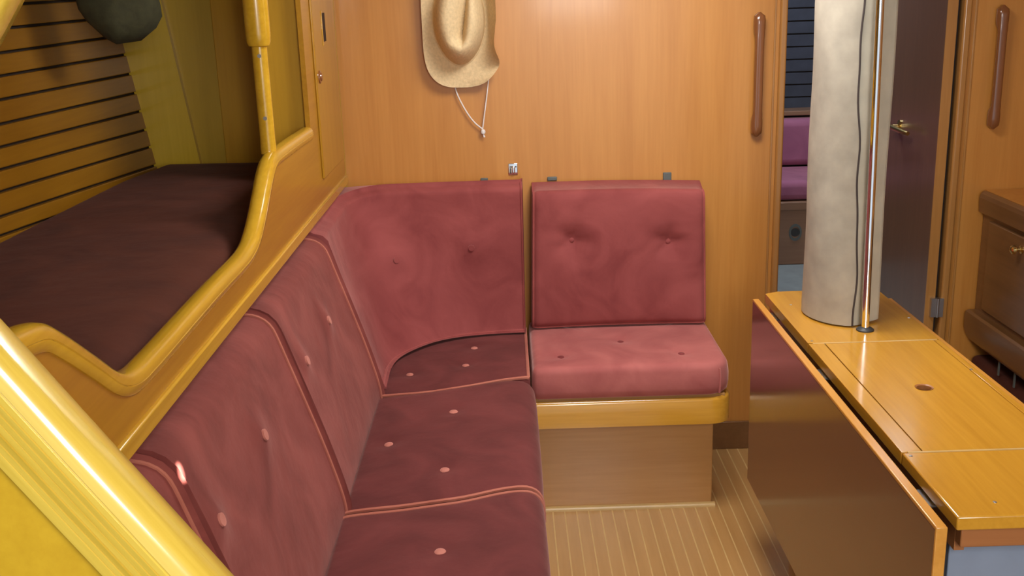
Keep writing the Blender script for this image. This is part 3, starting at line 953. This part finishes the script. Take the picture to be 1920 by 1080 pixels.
# straw hat hung by its crown: brim lies along the bulkhead
ht = thing('straw_hat', (-0.126, YB, 1.36), 'tan straw cowboy hat with a pinched crown hanging on the bulkhead', 'hat')
hcx, hcz = -0.127, 1.368
def hat_pt(rho, th):
    ct, sn = math.cos(th), math.sin(th)
    # crown outline (rho 0..1) and brim outline (1..2)
    ka, kb_ = 0.074, 0.126
    if sn < 0: ka *= 1 - 0.10 * sn * sn
    crx, crz = ka * ct, kb_ * sn
    p = 0.38 if sn < 0 else 0.75
    bx = 0.106 * math.copysign(abs(ct) ** p, ct); bz = 0.192 * math.copysign(abs(sn) ** (0.40 if sn < 0 else 0.6), sn)
    if sn < 0 and ct < 0:
        bx += 0.030 * sn * sn
    if sn < 0 and ct > 0:
        bx -= 0.012 * sn * sn; bz += 0.014 * ct * abs(sn)
    if rho <= 1:
        x, z = crx * rho, crz * rho
        hgt = 0.100 * (1 - rho ** 4.2) ** 0.85 + 0.012
        # lengthwise pinch, ending in a point towards the front of the crown
        gx = x - 0.006 - 0.14 * (z + 0.075)
        g = 1 / (1 + math.exp(-(z + 0.062) / 0.006)) * max(0, 1 - rho ** 4)
        wl_ = 0.006 if gx > 0 else 0.022
        hgt -= (0.046 * math.exp(-abs(gx) / wl_) + 0.010 * math.exp(-(gx / 0.04) ** 2)) * g
        return Vector((hcx + x, YB - 0.022 - hgt, hcz + z))
    t = rho - 1
    x = crx + (bx - crx) * t; z = crz + (bz - crz) * t
    hgt = 0.012 - 0.008 * t
    side = abs(ct) ** 1.3
    if ct < 0:
        hgt += 0.035 * side * max(0, t - 0.2) ** 1.4
    else:
        # the right-hand brim is rolled up towards the room and leans back over the crown
        w = max(0, t - 0.15) / 0.85
        roll = 1.0 - 0.55 * math.exp(-((z + 0.135) / 0.03) ** 2)
        hgt += 0.075 * side * w ** 1.2 * roll
        x += -0.008 * side * w * w * math.exp(-((z + 0.065) / 0.035) ** 2) + 0.012 * side * w * math.exp(-((z + 0.13) / 0.03) ** 2)
    hgt += 0.006 * math.sin(3 * th + 0.6) * t
    return Vector((hcx + x, YB - 0.016 - hgt, hcz + z))
nr, nt_ = 30, 120
rhos = [0.02, 0.07, 0.12, 0.17, 0.22, 0.27, 0.32, 0.37, 0.42, 0.47, 0.52, 0.57, 0.62, 0.66, 0.7, 0.74, 0.77, 0.8, 0.83, 0.88, 0.92, 0.955, 0.98, 0.995, 1.0, 1.04, 1.1, 1.2, 1.32, 1.45, 1.6, 1.72, 1.82, 1.9, 1.96, 2.0]
def hat_rings(sub):
    return [[hat_pt(r_, 2 * PI * i / nt_) + Vector((0, sub, 0)) for i in range(nt_)] for r_ in rhos]
kk = rhos.index(1.0)
A = hat_rings(0)
def shell(A, name):
    Bk = [[p + Vector((0, 0.0035, 0)) for p in r] for r in A]
    return A, Bk
cr_f = A[:kk + 1]; cr_b = [[p + Vector((0, 0.003, 0)) for p in r] for r in cr_f]
m = MB(); m.rings(list(reversed(cr_b)), False, True) ; m.rings(cr_f, True, False)
hb = m.build('crown', 'straw', ht, angle=80)
br_f = A[kk:]; br_b = [[p + Vector((0, 0.0035, 0)) for p in r] for r in br_f]
m = MB(); m.rings(br_f + list(reversed(br_b)) + [br_f[0]], False, False)
m.build('brim', 'straw', ht, angle=80)
MB().tube([hat_pt(1.02, 2 * PI * i / 60) + Vector((0, -0.001, 0)) for i in range(61)], 0.0025, 6).build('hat_band', 'straw', ht)
yc = YB - 0.012
cordm = MB()
cordm.tube(catmull([(-0.150, yc, 1.185), (-0.140, yc, 1.150), (-0.118, yc, 1.105), (-0.095, yc, 1.072), (-0.072, yc, 1.052)], 5), 0.0022, 6)
cordm.tube(catmull([(-0.048, yc, 1.205), (-0.056, yc, 1.15), (-0.066, yc, 1.09), (-0.072, yc, 1.052)], 5), 0.0020, 6)
cordm.build('chin_cord', 'cord', ht)
m = MB().lathe([(0.001, -0.008), (0.006, -0.005), (0.0075, 0), (0.006, 0.005), (0.001, 0.008)], (-0.071, yc, 1.044), 'z', 14)
m.tube([(-0.071, yc, 1.04), (-0.068, yc, 1.028)], [0.002, 0.003], 6)
m.build('cord_bead', 'cord', ht)
MB().tube([(-0.126, YB, 1.45), (-0.126, YB - 0.035, 1.455), (-0.126, YB - 0.04, 1.465)], 0.004, 8).build('hook', 'steel', ht)

# dark cloth bag hung at the hull side
bg = thing('cloth_bag', (-0.90, 2.6, 1.36), 'dark grey cloth bag hanging high over the berth slats', 'bag')
R = []
for k in range(17):
    s = k / 16
    z = 1.352 + 0.40 * s
    g = min(1, (s / 0.13)) ** 0.26 if s > 0 else 0.45
    g *= 1 - 0.55 * max(0, s - 0.55) ** 1.2
    ring = []
    for i in range(32):
        a = 2 * PI * i / 32
        wv = 1 + 0.05 * math.sin(3 * a + 9 * s) + 0.03 * math.sin(7 * a - 5 * s)
        xx = 0.094 * g * wv * math.cos(a)
        ring.append((-0.906 + xx, 2.6 + 0.075 * g * wv * math.sin(a), z + (0.045 * max(0, -xx / 0.094) + 0.01 * max(0, xx / 0.094)) * (1 - s)))
    R.append(ring)
MB().rings(R).build('sack', 'cloth', bg, angle=80)
MB().tube([(-0.906, 2.6, 1.74), (-0.906, 2.6, 1.90)], 0.008, 8).build('strap', 'cloth', bg)

# ------------------------------------------------------------------ open door into the forward cabin
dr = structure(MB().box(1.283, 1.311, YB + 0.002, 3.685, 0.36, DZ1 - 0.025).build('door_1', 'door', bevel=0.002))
MB().box(1.282, 1.312, YB - 0.001, YB + 0.003, 0.36, DZ1 - 0.025).build('door_edge', 'frame', dr, smooth=False)['label'] = 'lighter wood edge of the door'
hgm = MB().box(1.296, 1.334, YB - 0.015, YB - 0.0005, 0.425, 0.485)
hgm.tube([(1.316, YB - 0.016, 0.425), (1.316, YB - 0.016, 0.485)], 0.004, 8)
hgm.build('hinge', 'steel', dr, smooth=False)
hgm = MB().box(1.296, 1.334, YB - 0.015, YB - 0.0005, 1.625, 1.685)
hgm.build('hinge', 'steel', dr, smooth=False)
lv = MB().lathe([(0.022, 0.0), (0.022, -0.004), (0.012, -0.007), (0.008, -0.009), (0.008, -0.030), (0.001, -0.032)], (1.283, 3.485, 0.975), 'x', 20)
lv.tube([(1.253, 3.490, 0.975), (1.252, 3.455, 0.975), (1.252, 3.36, 0.973), (1.256, 3.342, 0.972)], [0.009, 0.0085, 0.0075, 0.007], 10)
lv.build('lever_handle', 'brass', dr)

structure(MB().box(1.312, 1.334, YB + 0.026, YB + 0.045, 0.12, 1.84).build('gap_shade_strip', 'dark', smooth=False))  # dark strip added to paint the shade in the door gap
# forward cabin beyond the doorway
structure(MB().box(0.5, 2.1, 3.20, 5.0, 0.30, 0.33).build('floor_forward', 'vinyl', smooth=False))
structure(MB().box(0.5, 2.1, 3.20, 3.22, 0.0, 0.30).build('trim_9', 'bunk', smooth=False))
structure(MB().box(0.47, 0.5, 3.196, 5.0, 0.0, 1.9).build('wall_forward_left', 'door', smooth=False))
structure(MB().box(0.47, 2.13, 5.0, 5.03, 0.0, 1.9).build('wall_forward_end', 'door', smooth=False))
wfr = structure(MB().box(2.1, 2.13, 3.196, 5.0, 0.0, 1.9).build('wall_forward_right', 'door', smooth=False))
wsl = structure(MB().box(0.5, 2.1, 4.74, 4.76, 0.86, 1.88).build('wall_slatted', 'dark', smooth=False))
for k in range(18):
    z = 0.90 + 0.054 * k
    MB().box(0.52, 2.08, 4.725, 4.74, z, z + 0.048).build('slat', 'slate', wsl, smooth=False)
vb = thing('forward_berth', (1.2, 4.5, 0.33), 'wooden bunk front with a round vent seen through the doorway', 'berth')
MB().box(0.52, 2.08, 4.20, 4.22, 0.331, 0.575).build('bunk_front', 'bunk', vb, bevel=0.003)
MB().box(0.52, 2.08, 4.195, 4.235, 0.470 + 0.085, 0.590).build('bunk_rail', 'bunk', vb, bevel=0.004)
MB().box(0.52, 2.08, 4.22, 4.72, 0.545, 0.565).build('bunk_board', 'bunk', vb, smooth=False)
vt = MB()
vc = (1.150, 4.20, 0.465)
vt.rings([[(vc[0] + r * math.cos(a), vc[1] + yy, vc[2] + 1.35 * r * math.sin(a)) for a in [2 * PI * i / 20 for i in range(20)]] for r, yy in ((0.026, 0.0), (0.026, -0.004), (0.018, -0.004), (0.018, 0.0))], False, False)
vt.build('vent_ring', 'grey_tab', vb)
MB().lathe([(0.018, -0.001), (0.001, -0.0015)], vc, 'y', 16).build('vent_hole', 'rubber', vb)
MB().box(0.52, 2.08, 4.60, 4.725, 0.885, 0.905).build('shelf', 'bunk', vb, bevel=0.003)
o = MB().box(0.54, 2.06, 4.21, 4.58, 0.592, 0.672).build('bunk_cushion', 'purple', None, bevel=0.025, seg=4)
tag(o, 'purple-pink bunk cushion lying on the forward cabin bunk', 'cushion')
o = MB().box(0.54, 2.06, 4.55, 4.66, 0.675, 0.875).build('bunk_cushion', 'purple', None, bevel=0.03, seg=4)
tag(o, 'purple-pink backrest standing upright behind the forward bunk cushion', 'cushion')

# ------------------------------------------------------------------ starboard locker at the right edge
cb = thing('side_locker', (1.5, 2.8, 0.36), 'dark wooden locker with brass knob at the right edge beside the doorway panel', 'locker')
MB().box(1.436, 2.09, 1.9, 3.165, 0.36, 0.815).build('body', 'cabinet', cb, bevel=0.002)
MB().box(1.4345, 2.09, 1.9, 3.165, 0.8155, 0.821).build('top_board', 'bulkhead', cb, smooth=False)
R = [[(1.424, y, 0.752), (1.418, y, 0.757), (1.416, y, 0.80), (1.419, y, 0.812), (1.428, y, 0.820), (1.434, y, 0.820), (1.434, y, 0.752)] for y in (1.9, 3.155)]
MB().rings(R).build('top_rail', 'cabinet', cb, smooth=False)
dd = MB().box(1.426, 1.437, 2.62, 3.10, 0.462, 0.738).build('door', 'cabinet', cb, bevel=0.004)
MB().lathe([(0.012, 0.0), (0.012, -0.003), (0.006, -0.006), (0.006, -0.014), (0.013, -0.020), (0.012, -0.028), (0.006, -0.032), (0.001, -0.033)], (1.426, 2.885, 0.703), 'x', 18).build('knob', 'brass', dd)
dd2 = MB().box(1.426, 1.437, 2.05, 2.55, 0.462, 0.738).build('door', 'cabinet', cb, bevel=0.004)
fprof = [(1.436, 0.448), (1.412, 0.448), (1.404, 0.443), (1.402, 0.434), (1.402, 0.395), (1.408, 0.372), (1.42, 0.352), (1.436, 0.340)]
MB().prism([(a, b) for a, b in fprof], 'y', 1.9, 3.155).build('fiddle_rail', 'cabinet', cb, angle=30)
for y in (2.86, 2.96):
    MB().box(1.43, 1.434, y, y + 0.006, 0.30, 0.355).build('bracket', 'grey_tab', cb, smooth=False)
sd = thing('side_bench', (1.7, 2.5, 0.0), 'dark red bench under the wooden side locker at the right edge', 'bench')
MB().box(1.43, 2.09, 1.9, 3.165, 0.0, 0.22).build('base', 'cabinet', sd, bevel=0.002)
MB().box(1.432, 2.09, 1.9, 3.16, 0.222, 0.30).build('cushion', 'velvet_dark', sd, bevel=0.02, seg=3)
